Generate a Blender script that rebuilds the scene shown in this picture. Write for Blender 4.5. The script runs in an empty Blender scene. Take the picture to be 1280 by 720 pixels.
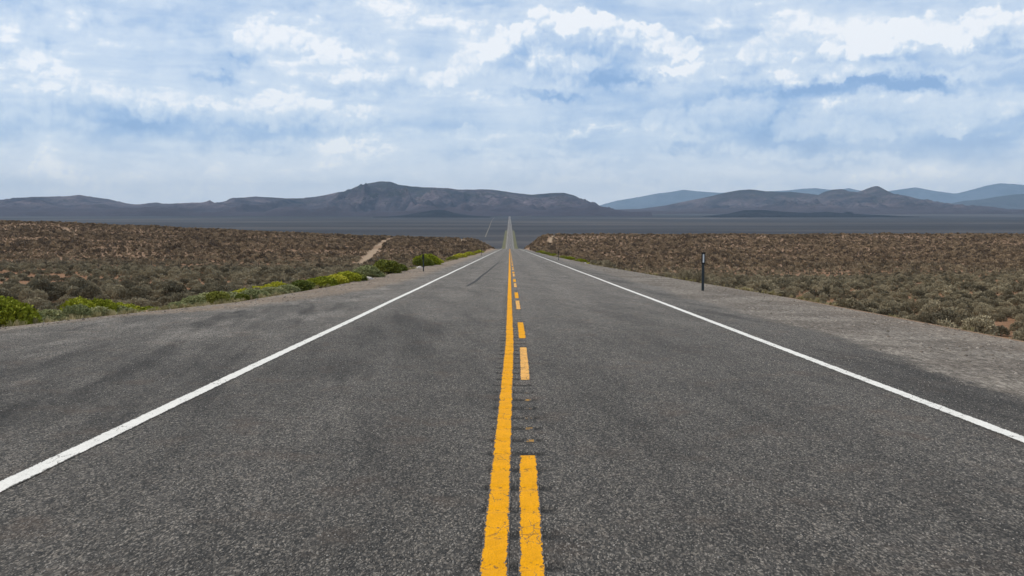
import bpy, bmesh, math, random
import numpy as np
from mathutils import Vector, Matrix

R = math.radians
scene = bpy.context.scene
COL = scene.collection

# ------------------------------------------------------------------ camera
F, CX, HY, CAMH = 1200.0, 637.0, 270.0, 1.55      # photo pixels (1280 wide), metres
cam_data = bpy.data.cameras.new("camera")
cam = bpy.data.objects.new("camera", cam_data); COL.objects.link(cam)
cam.location = (0, 0, CAMH); cam.rotation_euler = (R(90), 0, 0)
cam_data.sensor_width = 36.0; cam_data.lens = 36.0 * F / 1280.0
cam_data.shift_x = 3 / 1280.0; cam_data.shift_y = -90 / 1280.0
cam_data.clip_start = 0.1; cam_data.clip_end = 150000
scene.camera = cam

SUN_EL, SUN_AZ = R(50), R(-82)        # azimuth from +Y (view direction), clockwise
sun_dir = Vector((math.sin(SUN_AZ) * math.cos(SUN_EL), math.cos(SUN_AZ) * math.cos(SUN_EL), math.sin(SUN_EL)))
sd = bpy.data.lights.new("sun", 'SUN'); sd.energy = 2.9; sd.angle = R(6); sd.color = (1, .91, .78)
sun = bpy.data.objects.new("sun", sd); COL.objects.link(sun)
sun.rotation_euler = sun_dir.to_track_quat('Z', 'Y').to_euler()

vs = scene.view_settings
vs.view_transform = 'Standard'; vs.look = 'None'; vs.exposure = 0.08; vs.gamma = 1.0; vs.use_curve_mapping = False
scene.cycles.volume_bounces = 0; scene.cycles.max_bounces = 3; scene.cycles.diffuse_bounces = 2; scene.cycles.glossy_bounces = 1
scene.cycles.use_adaptive_sampling = True; scene.cycles.adaptive_threshold = .02
scene.cycles.use_denoising = True; scene.cycles.denoiser = 'OPENIMAGEDENOISE'; scene.cycles.denoising_prefilter = 'ACCURATE'

# ------------------------------------------------------------------ node helpers
class N:
    """tiny wrapper to write node maths as expressions"""
    def __init__(s, tree): s.t = tree; s.n = tree.nodes; s.l = tree.links
    def new(s, typ, **kw):
        n = s.n.new(typ)
        for k, v in kw.items(): setattr(n, k, v)
        return n
    def put(s, sock, v):
        if isinstance(v, bpy.types.NodeSocket): s.l.new(v, sock)
        elif isinstance(v, (tuple, list)) and sock.type == 'RGBA' and len(v) == 3: sock.default_value = (*v, 1)
        else: sock.default_value = v
    def m(s, op, a, b=None, c=None, clamp=False):
        n = s.new('ShaderNodeMath', operation=op, use_clamp=clamp)
        s.put(n.inputs[0], a)
        if b is not None: s.put(n.inputs[1], b)
        if c is not None: s.put(n.inputs[2], c)
        return n.outputs[0]
    def add(s, a, b): return s.m('ADD', a, b)
    def sub(s, a, b): return s.m('SUBTRACT', a, b)
    def mul(s, a, b): return s.m('MULTIPLY', a, b)
    def mad(s, a, b, c): return s.m('MULTIPLY_ADD', a, b, c)
    def ss(s, v, a, b, lo=0.0, hi=1.0):
        n = s.new('ShaderNodeMapRange', interpolation_type='SMOOTHSTEP')
        for i, q in enumerate((v, a, b, lo, hi)): s.put(n.inputs[i], q)
        return n.outputs[0]
    def lin(s, v, a, b, lo=0.0, hi=1.0):
        n = s.new('ShaderNodeMapRange')
        for i, q in enumerate((v, a, b, lo, hi)): s.put(n.inputs[i], q)
        return n.outputs[0]
    def xyz(s, x, y, z=0.0):
        n = s.new('ShaderNodeCombineXYZ')
        for i, q in enumerate((x, y, z)): s.put(n.inputs[i], q)
        return n.outputs[0]
    def sep(s, v):
        n = s.new('ShaderNodeSeparateXYZ'); s.put(n.inputs[0], v); return n.outputs
    def vscale(s, v, sc):
        n = s.new('ShaderNodeVectorMath', operation='MULTIPLY'); s.put(n.inputs[0], v); n.inputs[1].default_value = sc
        return n.outputs[0]
    def vadd(s, a, b):
        n = s.new('ShaderNodeVectorMath', operation='ADD'); s.put(n.inputs[0], a); s.put(n.inputs[1], b); return n.outputs[0]
    def noise(s, v, scale, detail=4.0, rough=.5, dist=0.0, col=False, dim='3D'):
        n = s.new('ShaderNodeTexNoise', noise_dimensions=dim)
        s.put(n.inputs['Vector'], v); s.put(n.inputs['Scale'], scale)
        n.inputs['Detail'].default_value = detail; n.inputs['Roughness'].default_value = rough
        n.inputs['Distortion'].default_value = dist
        return n.outputs[1] if col else n.outputs[0]
    def vor(s, v, scale, out='Distance', feat='F1', dim='3D', detail=0.0, rough=.5, norm=False):
        n = s.new('ShaderNodeTexVoronoi', feature=feat, voronoi_dimensions=dim)
        s.put(n.inputs['Vector'], v); s.put(n.inputs['Scale'], scale)
        n.inputs['Detail'].default_value = detail; n.inputs['Roughness'].default_value = rough
        n.normalize = norm
        return n.outputs[out]
    def mix(s, f, a, b, mode='MIX'):
        n = s.new('ShaderNodeMix', data_type='RGBA', blend_type=mode)
        s.put(n.inputs[0], f); s.put(n.inputs[6], a); s.put(n.inputs[7], b); return n.outputs[2]
    def mixf(s, f, a, b):
        n = s.new('ShaderNodeMix', data_type='FLOAT')
        s.put(n.inputs[0], f); s.put(n.inputs[2], a); s.put(n.inputs[3], b); return n.outputs[0]
    def ramp(s, v, stops, interp='LINEAR'):
        n = s.new('ShaderNodeValToRGB'); n.color_ramp.interpolation = interp; s.put(n.inputs[0], v)
        e = n.color_ramp.elements
        while len(e) < len(stops): e.new(.5)
        for i, (p, c) in enumerate(stops): e[i].position = p; e[i].color = (*c, 1)
        return n.outputs[0]
    def attr(s, name):
        return s.new('ShaderNodeAttribute', attribute_name=name).outputs['Fac']
    def pos(s): return s.new('ShaderNodeNewGeometry').outputs['Position']
    def bump(s, h, strength=1.0, dist=.01):
        n = s.new('ShaderNodeBump'); s.put(n.inputs['Height'], h)
        n.inputs['Strength'].default_value = strength; n.inputs['Distance'].default_value = dist
        return n.outputs[0]

def material(name):
    m = bpy.data.materials.new(name); m.use_nodes = True
    t = m.node_tree; b = t.nodes['Principled BSDF']
    b.inputs['Specular IOR Level'].default_value = .3
    return m, N(t), b

def flat_mat(name, col, rough=.7, metal=0.0, var=.25, scale=30):
    m, g, b = material(name)
    nz = g.noise(g.new('ShaderNodeTexCoord').outputs['Object'], scale, 5, .6)
    c = g.mix(nz, tuple(k * (1 - var) for k in col), tuple(min(1, k * (1 + var)) for k in col))
    g.put(b.inputs['Base Color'], c); b.inputs['Roughness'].default_value = rough; b.inputs['Metallic'].default_value = metal
    return m

# ------------------------------------------------------------------ world: Nishita sky behind broken cloud
world = bpy.data.worlds.new("World"); scene.world = world; world.use_nodes = True
g = N(world.node_tree)
bg = world.node_tree.nodes['Background']; bg.inputs['Strength'].default_value = 0.1
sky = g.new('ShaderNodeTexSky', sky_type='NISHITA', sun_disc=False)
sky.sun_elevation = SUN_EL; sky.sun_rotation = SUN_AZ; sky.air_density = 1.0; sky.dust_density = 1.5; sky.altitude = 1800
dx, dy, dz = g.sep(g.new('ShaderNodeTexCoord').outputs['Generated'])
az = g.m('ARCTAN2', dx, dy)
hor = g.m('SQRT', g.add(g.mul(dx, dx), g.mul(dy, dy)))
el = g.m('DIVIDE', dz, g.m('MAXIMUM', hor, .35))
U = g.mul(az, 1.2); V = g.mul(el, 1.2)            # bearing and height: 0.1 is about five degrees
def blob(u, v, px, py, rx, ry):
    """1 - d^2 of a soft ellipse at a fixed bearing and elevation"""
    a = g.m('MULTIPLY_ADD', u, 1000 / rx, -(px - CX) / rx)
    b = g.m('MULTIPLY_ADD', v, 1000 / ry, -(HY - py) / ry)
    return g.sub(1.0, g.m('MULTIPLY_ADD', a, a, g.mul(b, b)))
def vmax(lst):
    r = lst[0]
    for q in lst[1:]: r = g.m('MAXIMUM', r, q)
    return r
def gsum(u, v, lst):
    r = None
    for px, py, rx, ry, w in lst:
        q = g.mul(g.m('POWER', 2.718, g.mul(g.sub(1.0, blob(u, v, px, py, rx, ry)), -1.0)), w)
        r = q if r is None else g.add(r, q)
    return r
pw0 = g.xyz(U, V, .37)
wv = g.sep(g.noise(pw0, 11, 5, .62, col=True, dim='2D')); wv2 = g.sep(g.noise(pw0, 38, 6, .62, col=True, dim='2D'))
# soft streaky cloud, drawn out sideways
ps = g.xyz(g.mul(U, 1.0), g.mul(V, 3.4), 1.7)
ws = g.vadd(ps, g.vscale(g.noise(ps, 2.5, 4, .6, col=True, dim='2D'), (.30, .24, .1)))
st = g.noise(ws, 6, 8, .55, dim='2D')
st2 = g.noise(g.vadd(ws, (3.1, .4, 2.2)), 17, 6, .58, dim='2D')
thin = g.noise(g.xyz(g.mul(U, .8), g.mul(V, 5.5), 5.2), 6, 5, .55, .5, dim='2D')
wq = g.vscale(g.noise(pw0, 26, 5, .6, col=True, dim='2D'), (.022, .020, .02))
def billow(du, dv):
    q = g.vadd(g.vadd(pw0, (du, dv, 0)), wq)
    v1 = g.vor(q, 13, feat='SMOOTH_F1', dim='2D'); v2 = g.vor(q, 31, feat='SMOOTH_F1', dim='2D'); v3 = g.vor(q, 70, dim='2D'); v4 = g.vor(q, 150, dim='2D')
    # rounded heads on rounded heads: each scale a dome
    return g.add(g.add(g.mul(g.mul(v1, v1), 1.0), g.mul(g.mul(v2, v2), .50)), g.add(g.mul(g.mul(v3, v3), .26), g.mul(g.mul(v4, v4), .12)))
puff = billow(0, 0); puffb = billow(-.0035, .0055); puffc = billow(-.010, .018)
# warped coordinates for the tone patches
uw = g.add(U, g.add(g.mul(g.sub(wv[0], .5), .10), g.mul(g.sub(wv2[0], .5), .050)))
vw = g.add(V, g.add(g.mul(g.sub(wv[1], .5), .050), g.mul(g.sub(wv2[1], .5), .032)))
TONE = [ # px, py, rx, ry, weight : darker blue (-) and brighter (+) patches
 (110, 30, 150, 16, -.26), (30, 78, 60, 8, -.24), (98, 78, 18, 26, -.26), (220, 45, 60, 22, -.14), (10, 25, 60, 14, -.05),
 (315, 82, 26, 9, -.34), (320, 64, 18, 12, -.16), (285, 112, 32, 5, -.34), (440, 112, 60, 10, -.22), (445, 62, 16, 16, -.20), (505, 105, 50, 12, -.20), (350, 22, 40, 5, -.16), (560, 5, 90, 8, -.22),
 (130, 155, 90, 16, -.30), (50, 175, 80, 12, -.22), (230, 160, 90, 18, -.26), (330, 165, 90, 16, -.20), (440, 168, 80, 14, -.30), (335, 191, 36, 5, -.30), (607, 195, 42, 6, -.24),
 (640, 78, 36, 18, -.34), (700, 74, 26, 18, -.34), (765, 78, 40, 24, -.46), (790, 98, 46, 10, -.42), (680, 118, 60, 5, -.40), (670, 32, 14, 14, -.20), (840, 98, 50, 7, -.20),
 (905, 88, 40, 10, -.30), (860, 52, 30, 6, -.16), (960, 48, 30, 5, -.14), (1015, 75, 22, 10, -.22), (1085, 90, 46, 9, -.32), (1190, 78, 40, 7, -.26), (1250, 82, 40, 8, -.20), (1130, 118, 60, 9, -.52), (1010, 114, 80, 7, -.48), (1200, 98, 60, 5, -.18), (1080, 124, 90, 7, -.38),
 (870, 150, 80, 26, -.26), (960, 150, 80, 24, -.20), (1060, 160, 90, 26, -.20), (940, 182, 70, 16, -.28), (1090, 190, 110, 16, -.26), (1210, 175, 80, 24, -.28), (700, 205, 50, 18, -.10), (760, 150, 60, 8, -.10), (855, 193, 22, 6, -.30), (1000, 207, 130, 5, -.16), (590, 160, 16, 12, -.12),
 (55, 212, 36, 16, -.14), (-100, 120, 90, 40, -.3), (1400, 110, 90, 40, -.3),
 (60, 55, 50, 14, .14), (75, 92, 26, 20, .22), (140, 95, 50, 20, .10), (240, 88, 60, 20, .12), (345, 50, 40, 20, .26), (345, 90, 50, 14, .20), (160, 125, 46, 10, .34), (240, 138, 70, 7, .24), (12, 132, 24, 9, .30), (380, 135, 30, 10, .24), (455, 140, 34, 9, .26),
 (545, 80, 70, 26, .14), (600, 45, 40, 20, .26), (580, 85, 30, 26, .12), (500, 35, 60, 14, .12), (700, 20, 60, 14, .10), (850, 80, 36, 14, .34), (690, 104, 20, 6, .16), (905, 105, 10, 4, .22), (980, 98, 60, 6, .22), (985, 65, 50, 20, .26), (950, 25, 30, 6, .2), (880, 35, 30, 6, .2),
 (1050, 60, 60, 22, .22), (1120, 60, 60, 20, .20), (1190, 55, 60, 20, .20), (1150, 105, 50, 5, .20), (1040, 138, 12, 8, .20), (1037, 170, 16, 6, .26), (1153, 171, 14, 5, .30), (1210, 174, 14, 4, .22), (1215, 148, 16, 8, .16),
 (400, 190, 160, 8, .16), (560, 175, 120, 8, .16), (720, 168, 90, 5, .26), (860, 178, 40, 5, .22), (1000, 198, 90, 5, .18), (420, 210, 120, 14, .10), (50, 200, 20, 8, .12), (100, 212, 16, 14, .18), (130, 228, 20, 8, .14)]
T = gsum(uw, vw, TONE)
# heaped clouds with a clear upper outline
CUM = [(655, 60, 34, 34), (676, 36, 26, 28), (700, 40, 24, 28), (716, 36, 22, 26), (746, 40, 26, 26), (775, 48, 30, 26), (700, 82, 60, 32), (760, 80, 52, 32), (805, 60, 40, 22), (835, 66, 40, 18), (625, 60, 26, 22), (800, 88, 40, 20),
 (1120, 62, 40, 22), (1100, 80, 60, 18), (1165, 62, 30, 22), (1195, 60, 30, 22), (1235, 58, 32, 22), (1270, 60, 36, 22), (1330, 60, 50, 30), (1050, 76, 40, 18)]
ROW = [(160, 138, 60, 22), (230, 142, 60, 24), (300, 150, 50, 22), (375, 150, 46, 24), (450, 154, 46, 24), (15, 145, 36, 22), (70, 158, 60, 22), (130, 160, 70, 26),
 (345, 66, 46, 26), (80, 92, 30, 24), (590, 84, 50, 26), (540, 98, 44, 20), (470, 66, 30, 20), (100, 218, 24, 18), (60, 218, 24, 14), (132, 228, 18, 10), (336, 191, 26, 6), (604, 193, 34, 7),
 (860, 158, 60, 28), (925, 150, 60, 28), (985, 160, 60, 24), (1050, 172, 60, 20), (880, 190, 60, 12), (940, 192, 60, 12), (1150, 172, 15, 6), (1210, 174, 13, 5), (1215, 150, 30, 18), (1260, 160, 50, 22),
 (970, 40, 40, 10), (960, 70, 60, 24), (900, 96, 50, 14), (1040, 98, 60, 12), (585, 165, 16, 12), (700, 215, 22, 12), (700, 187, 16, 8)]
uc = g.add(U, g.add(g.mul(g.sub(wv[0], .5), .045), g.mul(g.sub(wv2[0], .5), .026)))
vc = g.add(V, g.add(g.mul(g.sub(wv[1], .5), .035), g.mul(g.sub(wv2[1], .5), .020)))
def dens(du, dv, pf):
    return g.m('MULTIPLY_ADD', g.sub(.36, pf), 1.9, vmax([blob(g.add(uc, du), g.add(vc, dv), *c) for c in CUM]))
D0 = dens(0.0, 0.0, puff); D1 = dens(-.008, .022, puffc)
under = g.ss(g.sub(D1, D0), -.2, .5)                     # 1 on the underside of a heap
cover = g.m('DIVIDE', g.add(D0, .25), g.mad(under, 1.6, .55)); cover = g.ss(cover, 0, 1)
relief = g.add(g.mul(g.sub(puffb, puff), .8), g.mul(g.sub(puffc, puff), .45))                              # lit from the upper left
top = g.ss(D0, 2.3, .1)                                 # bright towards the outline
S = 10.0   # background strength is 0.1
def c10(r, gg, b): return (r * S, gg * S, b * S)
iso = g.noise(g.vadd(g.xyz(U, g.mul(V, 1.5), 3.3), g.vscale(g.noise(pw0, 9, 4, .55, col=True), (.08, .06, .1))), 11, 8, .57)
soft = g.add(g.mul(g.sub(st, .5), .85), g.add(g.mul(g.sub(st2, .5), .42), g.add(g.mul(g.sub(thin, .5), .62), g.mul(g.sub(iso, .5), 1.25))))
soft = g.mul(soft, g.ss(V, .02, .11, .7, 1.0))
b = g.add(g.add(.665, g.mul(soft, .90)), g.mul(T, 1.15))
b = g.add(b, g.mul(relief, g.mad(g.ss(st, .46, .60), .50, .12)))
# lower, softer heaps in rows
E0 = vmax([blob(uc, vc, *q) for q in ROW]); E0 = g.m('MULTIPLY_ADD', g.sub(.36, puff), 1.7, E0)
E1 = vmax([blob(g.add(uc, -.008), g.add(vc, .022), *q) for q in ROW]); E1 = g.m('MULTIPLY_ADD', g.sub(.36, puffc), 1.7, E1)
elit = g.ss(g.sub(E0, E1), -.9, 1.1)
ecov = g.ss(E0, -.1, g.mad(g.ss(g.sub(E1, E0), -.2, .5), 1.6, .5))
eheap = g.add(g.add(.36, g.mul(relief, .60)), g.add(g.mul(g.m('MINIMUM', T, .12), .55), g.mul(elit, .44)))
b = g.mixf(g.mul(ecov, .72), b, eheap)
lit = g.ss(g.sub(D0, D1), -.9, 1.0)
heap = g.add(g.add(.34, g.mul(relief, .75)), g.add(g.mul(g.m('MINIMUM', T, .10), .60), g.mul(lit, .64)))
heap = g.add(heap, g.mul(g.sub(iso, .5), .35))
b = g.mixf(g.mul(cover, .9), b, heap)
b = g.m('MULTIPLY', b, 1.0, clamp=True)
c = g.ramp(b, [(0.0, (.25, .41, .68)), (.22, (.35, .51, .76)), (.42, (.48, .615, .81)), (.60, (.61, .72, .865)), (.78, (.71, .80, .905)), (.95, (.98, .99, 1.0))])
c = g.mix(.12, g.vscale(c, (S, S, S)), g.vscale(sky.outputs[0], (1.6, 1.6, 1.6)))
hz = g.ss(V, .01, .11, .85, 0.0)
hzc = g.mix(b, c10(.74, .81, .88), c10(1.25, 1.21, 1.14))
c = g.mix(hz, c, hzc)
# above what the picture shows: plain bright cloud
c = g.mix(g.ss(el, .30, .8), c, c10(.56, .62, .69))
c = g.mix(g.ss(dz, -.02, 0.0), c10(.12, .11, .10), c)
g.put(bg.inputs['Color'], c)
world.cycles.sampling_method = 'MANUAL'; world.cycles.sample_map_resolution = 512

# ------------------------------------------------------------------ numeric helpers
rng = np.random.default_rng(7); random.seed(7)
def _hash(ix, iy, seed):
    h = (ix.astype(np.int64) * 374761393 + iy.astype(np.int64) * 668265263 + seed * 974634777) & 0xffffffff
    h = ((h ^ (h >> 13)) * 1274126177) & 0xffffffff
    return ((h ^ (h >> 16)) & 0xffff) / 65535.0
def vnoise(x, y, seed=0):
    ix = np.floor(x); iy = np.floor(y); fx = x - ix; fy = y - iy
    fx = fx * fx * fx * (fx * (fx * 6 - 15) + 10); fy = fy * fy * fy * (fy * (fy * 6 - 15) + 10)
    a = _hash(ix, iy, seed); b = _hash(ix + 1, iy, seed); c = _hash(ix, iy + 1, seed); d = _hash(ix + 1, iy + 1, seed)
    return (a * (1 - fx) + b * fx) * (1 - fy) + (c * (1 - fx) + d * fx) * fy * 1.0
def fbm(x, y, octv=5, seed=0, gain=.5, ridge=False):
    s = 0; a = 1; n = 0
    for i in range(octv):
        v = vnoise(x, y, seed + i)
        if ridge: v = 1 - abs(2 * v - 1)
        s = s + a * v; n += a; a *= gain; x = x * 2.03 + 17.1; y = y * 2.03 - 9.7
    return s / n
def sstep(v, a, b):
    t = np.clip((v - a) / (b - a), 0, 1); return t * t * (3 - 2 * t)
def pchip(px, py):
    px = np.array(px, float); py = np.array(py, float); h = np.diff(px); d = np.diff(py) / h
    m = np.zeros(len(px)); m[0] = d[0]; m[-1] = d[-1]
    for i in range(1, len(px) - 1):
        m[i] = 0 if d[i - 1] * d[i] <= 0 else 2 / (1 / d[i - 1] + 1 / d[i])
    def f(x):
        x = np.clip(np.asarray(x, float), px[0], px[-1]); i = np.clip(np.searchsorted(px, x) - 1, 0, len(px) - 2)
        t = (x - px[i]) / h[i]
        return ((1 + 2 * t) * (1 - t) ** 2 * py[i] + t * (1 - t) ** 2 * h[i] * m[i] + t * t * (3 - 2 * t) * py[i + 1] + t * t * (t - 1) * h[i] * m[i + 1])
    return f

SL = 36.5 / 1200
zroad = pchip([-300, -60, 0, 300, 430, 600, 800, 1000, 1150, 1650, 2500, 3500, 5000, 8000, 14000, 60000],
              [300 * SL, 60 * SL, 0, -300 * SL, -430 * SL - .1, -20.3, -29, -33.2, -34, -29.5, -22, -14, -6.0, 26, 42, 60])
edgeL = lambda y: np.interp(y, [0, 17, 21, 26, 36, 60, 85, 150, 400, 1000, 2000], [10.6, 9.7, 8.7, 7.3, 6.6, 6.3, 5.8, 5.5, 5.8, 4.8, 4.4])
paveL = lambda y: np.interp(y, [0, 17, 21, 23, 28, 34, 45, 2000], [10.2, 9.2, 8.1, 6.6, 5.5, 4.6, 4.15, 3.9])
edgeR = lambda y: np.interp(y, [0, 30, 40, 75, 150, 400, 1000, 2000], [8.4, 8.4, 8.0, 6.6, 5.9, 6.2, 5.4, 5.2])
offR = pchip([-300, 0, 30, 60, 100, 150, 200, 250, 300, 350, 400, 450, 500, 600, 800, 1000, 60000],
             [-1.6, -1.6, -1.7, -2.4, -3.0, -3.8, -4.3, -3.3, -1.8, .3, 3.1, 6.3, 6.4, 3.5, 0, -1, -1])
baseL = pchip([-300, 0, 30, 60, 120, 200, 350, 1000, 60000], [-.7, -.7, -.7, -1.6, -2.3, -2.7, 0, -1, -1])
gL = lambda ax: np.interp(ax, [0, 22, 75, 119, 239, 500, 3000], [3.6, 4.4, 5.9, 8.1, 13.0, 16, 16])
wL = pchip([-300, 190, 250, 350, 450, 520, 700, 950, 60000], [0, 0, .12, .55, 1, .95, .5, 0, 0])

def ground_z(x, y):
    x = np.asarray(x, float); y = np.asarray(y, float)
    z = zroad(y)
    ax = np.abs(x)
    e = np.where(x < 0, edgeL(y), edgeR(y))
    wid = 4.5 + 8 * sstep(y, 250, 420)
    t = sstep(ax, e + .1, e + wid)
    off = np.where(x < 0, baseL(y) + wL(y) * gL(ax), offR(y) + np.clip(ax - 30, 0, 400) * .001)
    bumps = (fbm(x / 45, y / 45, 4, 3) - .5) * 1.6 * sstep(ax, 12, 60) * (1 - sstep(y, 380, 450) * .5) + (fbm(x / 6, y / 6, 3, 9) - .5) * .34
    far = sstep(y, 900, 1600)
    valley = far * (fbm(x / 900, y / 1500, 4, 21) - .5) * 9 * sstep(ax, 40, 900)
    off = off * (1 - far) + far * -.6
    return z + t * (off + bumps * (1 - far)) + valley - np.where(t > 0, 0, .0) - .07 * (1 - t)

def mesh_obj(name, verts, faces, mat, parent=None, smooth=False):
    me = bpy.data.meshes.new(name)
    verts = np.asarray(verts, dtype=np.float32)
    if isinstance(faces, np.ndarray):
        nf, k = faces.shape
        me.vertices.add(len(verts)); me.vertices.foreach_set('co', verts.ravel())
        me.loops.add(nf * k); me.loops.foreach_set('vertex_index', faces.astype(np.int32).ravel())
        me.polygons.add(nf); me.polygons.foreach_set('loop_start', np.arange(0, nf * k, k, dtype=np.int32))
        me.update(calc_edges=True); me.validate()
    else:
        me.from_pydata([tuple(map(float, v)) for v in verts], [], faces)
    if smooth: me.polygons.foreach_set('use_smooth', [True] * len(me.polygons))
    for m in (mat if isinstance(mat, (list, tuple)) else [mat]): me.materials.append(m)
    o = bpy.data.objects.new(name, me); COL.objects.link(o)
    if parent: o.parent = parent
    return o
def grid_faces(nx, ny):
    i = np.arange(nx - 1)[None, :]; j = np.arange(ny - 1)[:, None]
    a = j * nx + i
    return np.stack([a, a + 1, a + nx + 1, a + nx], -1).reshape(-1, 4)
def set_attr(o, name, vals):
    a = o.data.attributes.new(name, 'FLOAT', 'POINT'); a.data.foreach_set('value', np.asarray(vals, dtype=np.float32).ravel())
def tag(o, label, cat, group=None, kind=None):
    o['label'] = label
    if cat: o['category'] = cat
    if group: o['group'] = group
    if kind: o['kind'] = kind
    return o
def steps(*spans):
    out = []
    for a, b, st in spans: out += list(np.arange(a, b, st))
    return out
def geo(a, b, n): return list(a * (b / a) ** (np.arange(n) / (n - 1)))

# ------------------------------------------------------------------ materials of the setting
def soil_material():
    m, g, b = material("desert_soil")
    P = g.pos(); x, y, z = g.sep(P)
    hill = g.attr('hill'); track = g.attr('track'); far = g.attr('far'); verge = g.attr('verge')
    n1 = g.noise(P, .35, 6, .6); n2 = g.noise(P, 4, 6, .65); n3 = g.noise(P, 40, 4, .7)
    soil = g.ramp(n2, [(.25, (.10, .055, .032)), (.5, (.21, .115, .064)), (.75, (.31, .20, .12))])
    pale = g.ramp(n2, [(.25, (.16, .12, .085)), (.6, (.33, .25, .175)), (.8, (.40, .33, .25))])
    red = g.ramp(n2, [(.25, (.16, .100, .064)), (.5, (.23, .150, .097)), (.75, (.32, .225, .155))])
    c = g.mix(hill, soil, red)
    c = g.mix(g.mul(g.ss(n1, .58, .75), .22), c, pale)
    c = g.mix(verge, c, pale)
    c = g.mix(g.mul(track, g.ss(n2, .2, .6, .65, 1)), c, (.31, .235, .165))
    # far valley floor: low brush in bands, cloud shade put into the dark colour
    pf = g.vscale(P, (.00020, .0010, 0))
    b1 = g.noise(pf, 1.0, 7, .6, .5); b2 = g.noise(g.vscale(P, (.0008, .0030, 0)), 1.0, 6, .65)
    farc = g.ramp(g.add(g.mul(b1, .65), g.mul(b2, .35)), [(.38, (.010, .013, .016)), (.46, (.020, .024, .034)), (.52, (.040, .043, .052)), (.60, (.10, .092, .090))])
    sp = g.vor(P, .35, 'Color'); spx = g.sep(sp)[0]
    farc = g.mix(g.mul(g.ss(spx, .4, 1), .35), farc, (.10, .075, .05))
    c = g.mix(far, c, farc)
    g.put(b.inputs['Base Color'], c); b.inputs['Roughness'].default_value = .95
    b.inputs['Specular IOR Level'].default_value = .1
    g.put(b.inputs['Normal'], g.bump(g.add(n3, g.mul(n2, 2)), .6, .03))
    return m

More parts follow.
